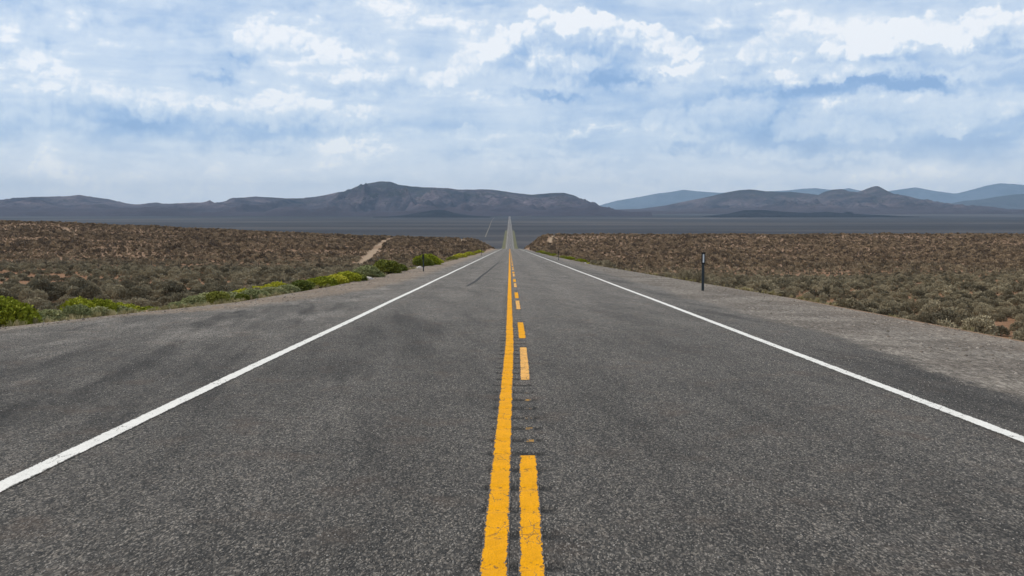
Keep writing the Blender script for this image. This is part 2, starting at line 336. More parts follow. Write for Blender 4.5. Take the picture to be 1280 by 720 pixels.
def ell(g, x, y, cx, cy, rx, ry):
    a = g.m('DIVIDE', g.sub(x, cx), rx); b = g.m('DIVIDE', g.sub(y, cy), ry)
    return g.sub(1.0, g.add(g.mul(a, a), g.mul(b, b)))
def vmax2(g, lst):
    r = lst[0]
    for q in lst[1:]: r = g.m('MAXIMUM', r, q)
    return r
def pavement_material():
    m, g, b = material("worn_asphalt")
    P = g.pos(); x, y, z = g.sep(P)
    gd = g.attr('gravel')                    # >0 outside the asphalt
    P2 = g.xyz(x, y, 0.0)
    # aggregate: cells of several sizes, drawn out along the way the seal was rolled
    Ps = g.xyz(x, g.mul(y, .42), 0.0); Pt = g.xyz(x, g.mul(y, .24), 0.0)
    c1 = g.sep(g.vor(Ps, 145, 'Color', dim='2D')); c2 = g.sep(g.vor(Ps, 88, 'Color', dim='2D')); c3 = g.sep(g.vor(Pt, 16, 'Color', dim='2D'))
    e1 = g.vor(Ps, 145, 'Distance', dim='2D')
    n_big = g.noise(P2, .45, 5, .6); n_mid = g.noise(P2, 3.5, 5, .65); n_fine = g.noise(P2, 28, 4, .7)
    tone = g.ramp(c1[0], [(0, (.012, .012, .012)), (.4, (.034, .033, .032)), (.72, (.090, .085, .080)), (.90, (.22, .205, .19)), (1, (.44, .41, .37))])
    tone2 = g.ramp(c2[0], [(0, (.010, .010, .010)), (.5, (.040, .038, .036)), (.82, (.13, .118, .106)), (1, (.34, .30, .26))])
    tone3 = g.ramp(c3[0], [(0, (.026, .025, .024)), (.6, (.062, .059, .056)), (1, (.16, .145, .13))])
    a = g.mix(.45, tone, tone2); a = g.mix(.14, a, tone3)
    warm = g.ss(g.noise(P2, 1.6, 5, .6), .52, .72)
    a = g.mix(g.mul(warm, .35), a, g.mix(c1[1], (.07, .052, .042), (.13, .09, .066)))
    k = g.add(g.lin(n_big, .3, .7, .86, 1.14), g.lin(n_mid, .3, .7, -.08, .08))
    # wheel paths polished darker, centre of lanes lighter
    wl = g.m('COSINE', g.mul(g.sub(x, -1.75), 3.55)); 
    lane = g.mul(g.ss(g.noise(g.vscale(P2, (1, .08, 1)), 1.0, 3, .5), .3, .7), .15)
    k = g.add(k, g.mul(wl, lane))
    # rubber and oil smears drawn along the way cars swing off the road
    ang = R(9); xr = g.add(g.mul(x, math.cos(ang)), g.mul(y, math.sin(ang))); yr = g.sub(g.mul(y, math.cos(ang)), g.mul(x, math.sin(ang)))
    sm = g.noise(g.xyz(g.mul(xr, 1.5), g.mul(yr, .16), 0.0), 1.0, 6, .62, .3)
    left = g.ss(x, -3.3, -4.6)
    k = g.mul(k, g.sub(1.0, g.mul(g.ss(sm, .50, .63), g.mixf(left, .20, .42))))
    rt = g.mul(g.ss(x, 4.25, 4.6), g.ss(sm, .44, .6))
    k = g.mul(k, g.sub(1.0, g.mul(rt, .28)))
    pm = g.mul(left, g.ss(g.noise(g.xyz(g.mul(xr, .9), g.mul(yr, .3), 4.0), 1.0, 5, .6), .45, .65))
    k = g.add(k, g.mul(pm, .62))
    grp = g.ss(y, 4.2, 34, .93, 1.62)        # paler with distance: grazing sheen put into the colour
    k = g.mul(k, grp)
    k = g.mul(k, g.sub(1.0, g.mul(g.attr('groove'), g.lin(n_mid, .3, .7, .5, .9))))
    worn = vmax2(g, [ell(g, x, y, -6.2, 12.5, 3.6, 3.2), ell(g, x, y, -5.0, 9.0, 1.8, 2.0), ell(g, x, y, -2.3, 12.2, 1.2, 1.4), ell(g, x, y, 5.6, 16, 1.0, 6), ell(g, x, y, -5.5, 22, .9, 5), ell(g, x, y, -1.9, 17, 1.0, 6)])
    worn = g.ss(g.add(worn, g.mul(g.sub(sm, .5), 5.0)), -.2, 1.1)
    k = g.mul(k, g.sub(1.0, g.mul(worn, .36)))
    a = g.mix(1.0, a, g.xyz(k, g.mul(k, .985), g.mul(k, .96)), 'MULTIPLY')
    # loose gravel
    g1 = g.sep(g.vor(Pt, 30, 'Color', dim='2D')); g2 = g.sep(g.vor(Ps, 75, 'Color', dim='2D'))
    gr = g.ramp(g1[0], [(0, (.085, .073, .062)), (.5, (.185, .162, .136)), (.85, (.30, .262, .222)), (1, (.50, .45, .39))])
    gr2 = g.ramp(g2[0], [(0, (.06, .053, .046)), (.6, (.19, .17, .148)), (1, (.42, .38, .34))])
    gr = g.mix(.5, gr, gr2)
    gr = g.mix(g.ss(n_big, .4, .62), g.mix(1, gr, (.66, .64, .63), 'MULTIPLY'), gr)
    dirt = g.ramp(n_fine, [(.3, (.17, .12, .085)), (.7, (.34, .26, .19))])
    gr = g.mix(g.mul(g.attr('dirt'), g.ss(n_mid, .35, .6)), gr, dirt)
    f = g.add(gd, g.add(g.mul(g.sub(n_mid, .5), 1.0), g.add(g.mul(g.sub(n_fine, .5), .9), g.mul(g.sub(sm, .5), 1.8))))
    f = g.ss(f, -.12, .25)
    c = g.mix(f, a, gr)
    g.put(b.inputs['Base Color'], c)
    g.put(b.inputs['Roughness'], g.mixf(f, .82, .95)); b.inputs['Specular IOR Level'].default_value = .22
    h = g.add(g.mul(e1, -.8), g.add(c1[2], g.mul(c2[2], .7)))
    g.put(b.inputs['Normal'], g.bump(h, .75, .006))
    return m

def paint_material(name, col, wear, dirt, edge=True, ghost=None):
    """road paint on chip seal: it misses the pits, so the asphalt shows through them"""
    m, g, b = material(name)
    P = g.pos(); x, y, z = g.sep(P); P2 = g.xyz(x, y, 0.0)
    Ps = g.xyz(x, g.mul(y, .42), 0.0)
    cell = g.vor(Ps, 92, 'Distance', dim='2D'); cc = g.sep(g.vor(Ps, 145, 'Color', dim='2D'))
    nm = g.noise(g.xyz(x, g.mul(y, .5), 0.0), 9, 5, .7); nf = g.noise(Ps, 75, 3, .7)
    ed = g.attr('edge') if edge else 0.0            # 0 at the rim of the stripe, 1 inside
    miss = g.add(g.add(g.mul(nm, .9), g.mul(nf, .7)), g.mul(g.sub(1.0, ed), .42))
    crack = g.vor(g.vadd(g.xyz(g.mul(x, 1.4), g.mul(y, .6), 0.0), g.vscale(g.noise(P2, 12, 4, .6, col=True), (.10, .10, 0))), 9, 'Distance', feat='DISTANCE_TO_EDGE', dim='2D')
    miss = g.add(miss, g.mul(g.mul(g.ss(crack, .030, .006), g.ss(g.noise(P2, 1.8, 3, .5), .50, .60)), .5))
    hole = g.ss(miss, wear, wear + .06)
    tone = g.ramp(cc[0], [(0, (.03, .029, .028)), (.7, (.08, .075, .07)), (1, (.2, .18, .16))])
    c = g.mix(g.mul(g.ss(nm, .3, .75), dirt), col, tuple(k * .55 for k in col))
    c = g.mix(g.mul(g.ss(cc[1], .3, 1), .28), c, tuple(k * .5 for k in col))
    gz = g.attr('groove'); c = g.mix(g.mul(gz, g.ss(g.noise(P2, 22, 4, .7), .52, .66)), c, (.05, .045, .04))
    c = g.mix(hole, c, tone)
    g.put(b.inputs['Base Color'], c); b.inputs['Roughness'].default_value = .75; b.inputs['Specular IOR Level'].default_value = .1
    g.put(b.inputs['Normal'], g.bump(g.add(cell, nf), .45, .003))
    return m

def rock_hill_material(name, lo, mid, hi, sc, veg=(.026, .032, .032)):
    m, g, b = material(name)
    P = g.pos(); Pn = g.vscale(P, (sc, sc, sc * 2.2))
    n1 = g.noise(Pn, 1.0, 8, .62); n2 = g.noise(Pn, 4.2, 7, .65); n3 = g.noise(Pn, 17, 5, .7)
    rel = g.attr('relh')
    c = g.ramp(g.add(g.mul(n1, .5), g.mul(n2, .5)), [(.38, lo), (.49, mid), (.60, hi)])
    v = g.ss(g.add(g.add(n2, g.mul(n3, .6)), g.mul(rel, .22)), .90, 1.0)
    c = g.mix(g.mul(v, .85), c, veg)
    fan = g.ss(rel, .05, .32)
    c = g.mix(fan, g.ramp(n1, [(.35, tuple(.72 * k for k in mid)), (.65, tuple(.95 * k for k in mid))]), c)
    pale = g.mul(g.ss(g.noise(Pn, 2.3, 6, .7), .66, .74), g.ss(rel, .15, .4))
    c = g.mix(g.mul(pale, .5), c, tuple(min(1, 2.4 * k) for k in hi))
    g.put(b.inputs['Base Color'], c); b.inputs['Roughness'].default_value = .95; b.inputs['Specular IOR Level'].default_value = .05
    g.put(b.inputs['Normal'], g.bump(g.add(n2, g.mul(n3, .6)), 1.0, 18))
    return m

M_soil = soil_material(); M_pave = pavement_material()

# ------------------------------------------------------------------ ground sheet
xs = steps((0, 14, .5), (14, 40, 1), (40, 300, 4)) + geo(300, 19500, 56)
xs = np.array(sorted(set([-v for v in xs] + xs)))
ys = np.array(sorted(set(steps((-60, 0, 4), (0, 60, .5), (60, 200, 1.5), (200, 1000, 5)) + geo(1000, 30000, 120))))
GX, GY = np.meshgrid(xs, ys)
GZ = ground_z(GX, GY)
AX = np.abs(GX)
EE = np.where(GX < 0, edgeL(GY), edgeR(GY))
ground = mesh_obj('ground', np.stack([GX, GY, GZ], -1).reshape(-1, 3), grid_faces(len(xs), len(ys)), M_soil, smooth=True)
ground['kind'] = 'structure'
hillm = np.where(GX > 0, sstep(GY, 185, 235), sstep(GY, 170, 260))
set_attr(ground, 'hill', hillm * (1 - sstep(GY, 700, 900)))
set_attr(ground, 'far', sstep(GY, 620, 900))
# pale verge strip beside the pavement, fading on the bank
set_attr(ground, 'verge', (1 - sstep(AX, EE + .2, EE + 1.6)) * np.where(GX < 0, 1, .5))
def seg_d(px, py, pts):
    d = np.full(px.shape, 1e9)
    for (ax, ay), (bx, by) in zip(pts[:-1], pts[1:]):
        t = np.clip(((px - ax) * (bx - ax) + (py - ay) * (by - ay)) / ((bx - ax) ** 2 + (by - ay) ** 2), 0, 1)
        d = np.minimum(d, np.hypot(px - ax - t * (bx - ax), py - ay - t * (by - ay)))
    return d
TRACKS = [([(-32.5, 205), (-35.5, 240), (-41.5, 300), (-48, 375), (-53, 440)], 1.35), ([(-17.5, 372), (-20, 410), (-23, 450), (-25, 480)], 1.3),
          ([(-150, 335), (-168, 368), (-184, 398), (-196, 412)], .9), ([(16, 395), (19, 425), (21, 452), (22, 480)], 1.0)]
set_attr(ground, 'track', np.max([np.clip(1.5 - seg_d(GX, GY, p) / w, 0, 1) for p, w in TRACKS], axis=0))

# ------------------------------------------------------------------ road surface and shoulders
def strip(name, xl, xr, ylist, nx, zoff=0.0, mat=M_pave, parent=None):
    yl = np.array(ylist); L = np.array([xl(v) if callable(xl) else xl for v in yl]); Rr = np.array([xr(v) if callable(xr) else xr for v in yl])
    t = np.linspace(0, 1, nx)[None, :]
    X = L[:, None] * (1 - t) + Rr[:, None] * t; Y = np.repeat(yl[:, None], nx, 1)
    Z = zroad(Y) + zoff(X, Y) if callable(zoff) else zroad(Y) + zoff
    o = mesh_obj(name, np.stack([X, Y, Z], -1).reshape(-1, 3), grid_faces(nx, len(yl)), mat, parent, smooth=True)
    return o, X, Y
# rumble grooves along the centre
GP = .50
def groove(X, Y):
    ph = np.abs(((Y - 5.62) / GP + .5) % 1 - .5) * GP          # distance from groove centre
    prof = np.clip(1 - (ph / .085) ** 2, 0, 1)
    lat = np.clip((X + .19) / .05, 0, 1) * np.clip((.29 - X) / .05, 0, 1)
    return prof * lat
ylong = steps((-40, 2, 4), (2, 60, .5), (60, 200, 2), (200, 1200, 5)) + geo(1200, 5600, 90)
YF = 40.0
liftf = lambda X, Y: .0 + .25 * sstep(Y, 700, 1200)
far_l = lambda X, Y: liftf(X, Y)
road, X, Y = strip('road', -3.75, -.26, ylong, 8, liftf); set_attr(road, 'gravel', -3 + 0 * X); set_attr(road, 'dirt', 0 * X)
road['kind'] = 'structure'
right_lane, X, Y = strip('lane_surface', .36, 4.75, ylong, 10, liftf, parent=road); set_attr(right_lane, 'gravel', np.maximum(X - 5.35, -3)); set_attr(right_lane, 'dirt', 0 * X)
yc1 = steps((2, YF, .02)) + [YF]
cz = lambda X, Y: liftf(X, Y) - .009 * groove(X, Y)
cstrip, X, Y = strip('rumble_strip', -.26, .36, yc1, 32, cz, parent=road); set_attr(cstrip, 'gravel', -3 + 0 * X); set_attr(cstrip, 'groove', groove(X, Y)); set_attr(cstrip, 'dirt', 0 * X)
yc2 = [YF] + [v for v in ylong if v > YF]
c2, X, Y = strip('centre_surface', -.26, .36, yc2, 3, liftf, parent=road); set_attr(c2, 'gravel', -3 + 0 * X); set_attr(c2, 'dirt', 0 * X)
c3, X, Y = strip('centre_surface', -.26, .36, [v for v in ylong if v < 2] + [2], 3, liftf, parent=road); set_attr(c3, 'gravel', -3 + 0 * X); set_attr(c3, 'dirt', 0 * X)
shl, X, Y = strip('shoulder', lambda v: -edgeL(v) - .15, -3.75, ylong, 26, lambda X, Y: liftf(X, Y) - .02 * np.clip(-3.75 - X, 0, 8) * sstep(Y, 20, 60) * .5)
set_attr(shl, 'gravel', np.clip(-X - paveL(Y), -3, 3)); set_attr(shl, 'dirt', .75 * sstep(-X - paveL(Y), 0, .8)); shl['kind'] = 'structure'
shr, X, Y = strip('shoulder', 4.75, lambda v: edgeR(v) + .12, ylong, 20, lambda X, Y: liftf(X, Y) - .015 * np.clip(X - 4.75, 0, 8))
set_attr(shr, 'gravel', np.maximum(X - 5.35, -3)); set_attr(shr, 'dirt', .3 * sstep(X, 7, 8.4)); shr['kind'] = 'structure'

# painted lines: parts of the road
M_white = paint_material('white_paint', (.72, .71, .68), .97, .25)
M_yellow = paint_material('yellow_paint', (.74, .335, .001), 1.0, .38)
M_faded = paint_material('faded_yellow_paint', (.74, .40, .11), .94, .4)
M_ghost = paint_material('ghost_yellow_paint', (.40, .22, .05), .70, .5)
def line(name, cfun, w, y0, y1, mat, dy=.02, nx=7, wob=.004):
    """stripe that follows the road 4 mm above it"""
    if y1 > YF + 1 and dy < .1: yl = list(np.arange(y0, YF, dy)) + [v for v in ylong if YF <= v <= y1]
    else: yl = list(np.arange(y0, y1, dy)) + [y1]
    yl = np.array(yl); t = np.linspace(-1, 1, nx)[None, :]
    wv = (fbm(yl * 9, yl * 0, 3, 5) - .5)[:, None] * wob * 2
    C = np.array([cfun(v) for v in yl])[:, None]
    X = C + t * (w / 2) + wv * t; Y = np.repeat(yl[:, None], nx, 1)
    gz = np.where(Y < YF, groove(X, Y), 0)
    Z = zroad(Y) + liftf(X, Y) + .004 + Y * 0.00006 - .009 * gz
    o = mesh_obj(name, np.stack([X, Y, Z], -1).reshape(-1, 3), grid_faces(nx, len(yl)), mat, road, smooth=True)
    set_attr(o, 'edge', np.clip((1 - np.abs(t)) * 3.0, 0, 1) + 0 * X); set_attr(o, 'groove', gz)
    return o
yel = lambda v: float(np.interp(v, [4.5, 15], [-.075, 0.0])); das = lambda v: float(np.interp(v, [4.5, 12, 17], [.105, .19, .215]))
l = line('edge_line', lambda v: -3.27 + .008 * math.sin(v * .4), .165, -2, 3500, M_white); l['label'] = 'white edge line on the left of the road'
l = line('edge_line', lambda v: 4.09 + .006 * math.sin(v * .3), .155, -2, 3500, M_white); l['label'] = 'white edge line on the right of the road'
l = line('centre_line', yel, .142, 2, 900, M_yellow); l['label'] = 'solid yellow line down the middle of the road'
k = -1
while True:
    k += 1
    y0 = 3.8 + 12.15 * k
    if y0 > 420: break
    line('lane_dash', das, .130, y0 if k else 2.2, y0 + 3.3, M_yellow, dy=.02 if y0 < YF else .6)
    if k == 0: continue
    o = line('faded_dash', das, .125, y0 - 4.9, y0 - 1.35, M_faded, dy=.02 if y0 < YF else .6)
# flakes of old paint left in the grooves between the near dashes
for q in range(8):
    yq = 5.62 + GP * (4 + q) - .02
    if yq < 7.3 or yq > 10.6: continue
    line('worn_paint', lambda v: das(v) + .02, .085, yq - .05, yq + .07, M_ghost, dy=.01)
# dark tyre streak in the left lane
M_tar = flat_mat('tyre_rubber_streak', (.030, .029, .029), .8)
yl = np.linspace(36, 90, 40); t = np.array([-1, 1])[None, :]
X = (np.interp(yl, [36, 41, 84, 90], [-1.62, -1.47, -1.0, -.98]) + .008 * np.sin(yl * .35))[:, None] + t * .055; Y = np.repeat(yl[:, None], 2, 1)
o = mesh_obj('tyre_streak', np.stack([X, Y, zroad(Y) + .008], -1).reshape(-1, 3), grid_faces(2, 40), M_tar, road)

# dirt track and side road far down in the valley
M_track = flat_mat('pale_dirt_track', (.16, .145, .12), .95)
def far_strip(name, pts, w, lift, mat):
    px = np.array(pts, float); n = 60; yy = np.linspace(0, len(px) - 1, n)
    cx = np.interp(yy, range(len(px)), px[:, 0]); cy = np.interp(yy, range(len(px)), px[:, 1])
    d = np.stack([np.gradient(cx), np.gradient(cy)], -1); d /= np.linalg.norm(d, axis=1)[:, None]
    nrm = np.stack([-d[:, 1], d[:, 0]], -1) * w / 2
    V = []
    for s in (-1, 1):
        x = cx + s * nrm[:, 0]; y = cy + s * nrm[:, 1]; V.append(np.stack([x, y, ground_z(x, y) + lift], -1))
    V = np.stack(V, 1).reshape(-1, 3)
    o = mesh_obj(name, V, grid_faces(2, n), mat); o['kind'] = 'structure'; return o
far_strip('dirt_track', [(-38, 1500), (-48, 2300), (-62, 3300), (-80, 5000)], 1.6, .4, M_track)
far_strip('side_road', [(6, 5200), (180, 5900), (600, 7200)], 14, 1.5, M_track)
M_verge = flat_mat('olive_verge', (.10, .095, .035), .95, var=.5, scale=.05)
far_strip('road_verge', [(-6.6, 820), (-6.6, 1200), (-6.4, 1900)], 4, .3, M_verge)
far_strip('road_verge', [(7.2, 820), (7.2, 1200), (7.0, 1900)], 4, .3, M_verge)

# ------------------------------------------------------------------ hills and mountains
def range_mesh(name, D, prof, mat, depth_front, depth_back, res, base, seed, rough=1.0, xpad=0, gs=1.0):
    """ridge whose crest follows prof (photo px) at distance D; gullies run down its front"""
    px = np.array([p[0] for p in prof], float); py = np.array([p[1] for p in prof], float)
    X0 = (px[0] - CX) / F * D; X1 = (px[-1] - CX) / F * D
    nx = int((X1 - X0) / res) + 2; x = np.linspace(X0, X1, nx)
    crest = CAMH + (HY - np.interp(x * F / D + CX, px, py)) / F * D
    ny = int((depth_front + depth_back) / res / 1.3); y = np.linspace(D - depth_front, D + depth_back, ny)
    XX, YY = np.meshgrid(x, y)
    sh = (fbm(XX / (900 * gs), YY / (900 * gs), 4, seed + 40) - .5) * 2
    t = np.where(YY < D, (YY - (D - depth_front)) / depth_front, 1 - (YY - D) / depth_back)
    t = np.clip(t, 0, 1)
    tf = np.clip(t + sh * .16 * (1 - t) * t * 4, 0, 1)
    p = .22 * tf + .78 * np.where(tf > 0, tf, 0) ** 2.3
    p = p * (1 - .0)
    rel = np.maximum(crest[None, :] - base, 0)
    g1 = fbm(XX / (330 * gs) + sh * .8, YY / (1100 * gs), 6, seed, .55, ridge=True)
    g2 = fbm(XX / (130 * gs) + sh, YY / (300 * gs), 5, seed + 9, .6)
    env = (t * (1 - t) * 4) ** .8
    H = rel * (p + rough * env * ((g1 - .62) * 1.25 + (g2 - .5) * .5)) + rel * .03 * (fbm(XX / (60 * gs), YY / (60 * gs), 3, seed + 3) - .5) * rough
    top = np.clip(H, -2, None)
    # keep everything under the line of sight to the crest
    limit = (crest[None, :] - CAMH) / D * YY + CAMH - base
    top = np.minimum(top, np.maximum(limit, 0) + 0 * top)
    g0 = ground_z(XX, YY)
    Z = np.maximum(base + top, g0 - 6)
    fade = sstep(t, 0, .05); Z = Z * fade + (g0 - 6) * (1 - fade)
    o = mesh_obj(name, np.stack([XX, YY, Z], -1).reshape(-1, 3), grid_faces(nx, ny), mat, smooth=True)
    set_attr(o, 'relh', np.clip(top / max(rel.max(), 1), 0, 1))
    o['kind'] = 'structure'
    return o
M_m1 = rock_hill_material('mesa_rock', (.015, .020, .034), (.062, .054, .070), (.19, .15, .165), .0022)
M_m2 = rock_hill_material('cone_rock', (.016, .020, .032), (.066, .056, .068), (.18, .14, .15), .0030)
M_m3 = rock_hill_material('dark_ridge_rock', (.03, .032, .036), (.045, .046, .05), (.065, .062, .06), .002)
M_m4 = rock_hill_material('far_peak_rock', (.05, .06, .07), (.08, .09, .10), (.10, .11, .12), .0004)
M_dark = rock_hill_material('low_cone_rock', (.008, .011, .018), (.016, .018, .026), (.032, .030, .038), .006, veg=(.007, .010, .015))
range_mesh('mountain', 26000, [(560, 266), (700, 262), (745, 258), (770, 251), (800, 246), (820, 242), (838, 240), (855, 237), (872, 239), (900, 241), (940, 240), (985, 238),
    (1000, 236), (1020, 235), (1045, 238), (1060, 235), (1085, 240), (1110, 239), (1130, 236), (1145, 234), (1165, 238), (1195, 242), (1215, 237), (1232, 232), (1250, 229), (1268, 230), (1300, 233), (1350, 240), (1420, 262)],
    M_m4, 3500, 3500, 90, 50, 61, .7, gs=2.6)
range_mesh('mountain', 15000, [(1130, 266), (1165, 259), (1185, 255), (1205, 251), (1228, 249), (1245, 246), (1268, 243), (1290, 242), (1340, 240), (1420, 255), (1460, 266)], M_m3, 2500, 2500, 45, 40, 71, .7, gs=1.4)
range_mesh('mountain', 9500, [(690, 268), (735, 261), (765, 262), (800, 261), (830, 257), (855, 252), (880, 247), (905, 241), (922, 238), (937, 236.5), (950, 238), (975, 240), (990, 239.5), (1010, 243), (1060, 246), (1100, 250), (1150, 258), (1230, 267)],
    M_m2, 2600, 2200, 22, 33, 81, 1.0)
range_mesh('mountain', 9000, [(960, 268), (985, 258), (1005, 252), (1020, 246), (1034, 240), (1044, 236.5), (1052, 236), (1062, 239), (1072, 240), (1082, 236.5), (1092, 232.5), (1097, 232), (1104, 236), (1112, 240.5),
    (1120, 244), (1127, 243.5), (1134, 247), (1150, 252), (1170, 257), (1200, 262), (1250, 268)], M_m2, 2300, 1800, 18, 31, 91, .75, gs=1.1)
range_mesh('mountain', 8000, [(-330, 262), (-200, 255), (-100, 252), (-40, 251), (0, 251), (15, 248), (40, 246), (75, 245), (100, 243.5), (112, 246), (130, 250), (150, 253), (170, 256), (185, 254), (196, 253), (206, 255), (225, 257), (245, 256), (262, 254.5), (285, 251), (305, 247),
    (320, 245.5), (350, 247), (378, 248), (400, 245), (425, 240), (440, 237), (452, 231.5), (465, 227.5), (478, 226), (490, 227), (498, 230), (515, 232.5), (540, 234), (560, 235), (572, 237), (600, 236.5), (615, 237), (632, 239), (645, 241),
    (665, 243), (690, 240.5), (705, 240.5), (718, 244), (725, 248), (733, 252), (742, 259), (752, 264), (765, 268)], M_m1, 2300, 2200, 18, 27, 101, 1.0)
range_mesh('mountain', 5450, [(480, 271), (505, 269), (522, 266), (538, 263), (548, 262), (556, 262.5), (568, 266), (590, 269.5), (615, 271)], M_dark, 450, 300, 8, -3, 111, .4, gs=.4)
range_mesh('mountain', 5650, [(880, 270), (910, 267), (930, 262.5), (950, 262), (975, 264), (1010, 266), (1032, 264.5), (1060, 267), (1110, 269)], M_dark, 450, 300, 8, -2, 121, .5, gs=.4)

# ------------------------------------------------------------------ plants
def leaf_mat(name, cols, hill_cols=None, rough=.8):
    m, g, b = material(name)
    oi = g.new('ShaderNodeObjectInfo'); tc = g.new('ShaderNodeTexCoord').outputs['Object']
    r = oi.outputs['Random']
    n = g.noise(g.vadd(tc, oi.outputs['Location']), 7, 3, .6)
    v = g.add(g.mul(r, .70), g.mul(n, .38))
    c = g.ramp(v, [(.15, cols[0]), (.45, cols[1]), (.8, cols[2])])
    if hill_cols:
        hc = g.ramp(v, [(.15, hill_cols[0]), (.5, hill_cols[1]), (.85, hill_cols[2])])
        loc = g.sep(oi.outputs['Location'])
        ny = g.add(loc[1], g.mul(g.sub(g.noise(oi.outputs['Location'], .03, 5, .6), .5), 170))
        c = g.mix(g.ss(ny, 140, 260), c, hc)
    g.put(b.inputs['Base Color'], c); b.inputs['Roughness'].default_value = rough
    b.inputs['Specular IOR Level'].default_value = .15
    return m
M_sage = leaf_mat('sage_leaf', [(.108, .094, .064), (.215, .185, .122), (.35, .30, .20)], [(.085, .062, .044), (.17, .124, .082), (.35, .26, .165)])
M_rabbit = leaf_mat('rabbitbrush_leaf', [(.21, .235, .020), (.34, .35, .032), (.49, .46, .05)])
M_pale = leaf_mat('pale_brush_leaf', [(.19, .21, .09), (.29, .30, .14), (.38, .37, .19)])
M_olive = leaf_mat('olive_brush_leaf', [(.09, .11, .02), (.16, .18, .03), (.24, .24, .05)])
M_twig = flat_mat('dry_twig', (.060, .047, .040), .9)
M_grass = leaf_mat('dry_grass_blade', [(.20, .17, .08), (.30, .27, .13), (.44, .38, .22)])

def shrub_arrays(n_sprig, leaf, seed, upright=.5, per=5, shape=1.0, lumps=6):
    """leafy dome, radius .5 and height ~.8: sprigs of narrow leaves on its outer half, lumpy, with gaps"""
    r = np.random.default_rng(seed)
    lc = r.normal(size=(lumps, 3)); lc[:, 2] = abs(lc[:, 2]) * .8; lc /= np.linalg.norm(lc, axis=1)[:, None]
    V = []; Fc = []
    d = r.normal(size=(n_sprig * 3, 3)); d[:, 2] = abs(d[:, 2]) * 1.1 + .02; d /= np.linalg.norm(d, axis=1)[:, None]
    near = (d @ lc.T).max(1)
    d = d[r.random(len(d)) < np.clip((near - .35) * 1.9, .12, 1)][:n_sprig]
    near = (d @ lc.T).max(1)
    rad = (.30 + .20 * np.clip((near - .5) * 2, 0, 1)) * (.55 + .5 * r.random(len(d)) ** .45)
    P = d * rad[:, None] * np.array([1, 1, 1.35 * shape]) + np.array([0, 0, .13])
    P[:, 2] = np.maximum(P[:, 2], .02)
    nS = len(P)
    dirs = d * (1 - upright) + np.array([0, 0, 1]) * upright
    for k in range(per):
        a = dirs + r.normal(size=(nS, 3)) * .42; a /= np.linalg.norm(a, axis=1)[:, None]
        s = np.cross(a, r.normal(size=(nS, 3))); s /= np.linalg.norm(s, axis=1)[:, None]
        L = leaf * (.7 + .7 * r.random(nS))[:, None]; W = leaf * .30 * (.7 + .6 * r.random(nS))[:, None]
        b0 = P + r.normal(size=(nS, 3)) * leaf * .35
        q = np.stack([b0 - s * W * .4, b0 + s * W * .4, b0 + a * L + s * W, b0 + a * L * 1.05 - s * W], 1)
        V.append(q.reshape(-1, 3))
    V = np.concatenate(V); return V, np.arange(len(V)).reshape(-1, 4)
def twig_arrays(n, seed, h=.55, r0=.012):
    r = np.random.default_rng(seed); V = []; Fc = []
    for i in range(n):
        a = r.random() * 6.283; sp = .1 + .34 * r.random(); hh = h * (.5 + .6 * r.random())
        p0 = np.array([math.cos(a) * .04, math.sin(a) * .04, -.03]); p1 = np.array([math.cos(a) * sp * .6, math.sin(a) * sp * .6, hh * .5]) + r.normal(size=3) * .03
        p2 = np.array([math.cos(a) * sp, math.sin(a) * sp, hh]) + r.normal(size=3) * .04
        base = len(V)
        for p, rr in ((p0, r0), (p1, r0 * .7), (p2, r0 * .25)):
            for q in range(3): V.append(p + np.array([math.cos(q * 2.094), math.sin(q * 2.094), 0]) * rr)
        for lv in range(2):
            for q in range(3):
                b = base + lv * 3; Fc.append([b + q, b + (q + 1) % 3, b + 3 + (q + 1) % 3, b + 3 + q])
    return np.array(V), np.array(Fc)
def plant_mesh(name, leafarr, mat, twigs=None):
    V, Fa = leafarr; me_f = Fa
    nl = len(Fa)
    if twigs is not None:
        tv, tf = twigs; Fa = np.concatenate([Fa, tf + len(V)]); V = np.concatenate([V, tv])
    me = bpy.data.meshes.new(name)
    me.vertices.add(len(V)); me.vertices.foreach_set('co', V.astype(np.float32).ravel())
    me.loops.add(len(Fa) * 4); me.loops.foreach_set('vertex_index', Fa.astype(np.int32).ravel())
    me.polygons.add(len(Fa)); me.polygons.foreach_set('loop_start', np.arange(0, len(Fa) * 4, 4, dtype=np.int32))
    me.materials.append(mat); me.materials.append(M_twig)
    mi = np.zeros(len(Fa), np.int32); mi[nl:] = 1; me.polygons.foreach_set('material_index', mi)
    me.update(calc_edges=True)
    return me
sage_hi = [plant_mesh('sagebrush_foliage', shrub_arrays(430, .060, 100 + i, .45, 5, lumps=5 + i % 4), M_sage, twig_arrays(26, 200 + i, h=.78, r0=.010)) for i in range(7)]
sage_mid = [plant_mesh('sagebrush_clump', shrub_arrays(120, .12, 300 + i, .45, 4, lumps=5 + i % 3), M_sage, twig_arrays(7, 400 + i, r0=.02)) for i in range(5)]
sage_lo = [plant_mesh('sagebrush_far', shrub_arrays(34, .22, 500 + i, .45, 3, lumps=4), M_sage) for i in range(4)]
rab = {k: [plant_mesh(k + '_foliage', shrub_arrays(900, .065, 600 + i + 20 * j, .8, 6, shape=1.0, lumps=9), mt, twig_arrays(20, 700 + i)) for i in range(4)]
       for j, (k, mt) in enumerate((('rabbitbrush', M_rabbit), ('pale_brush', M_pale), ('olive_brush', M_olive)))}
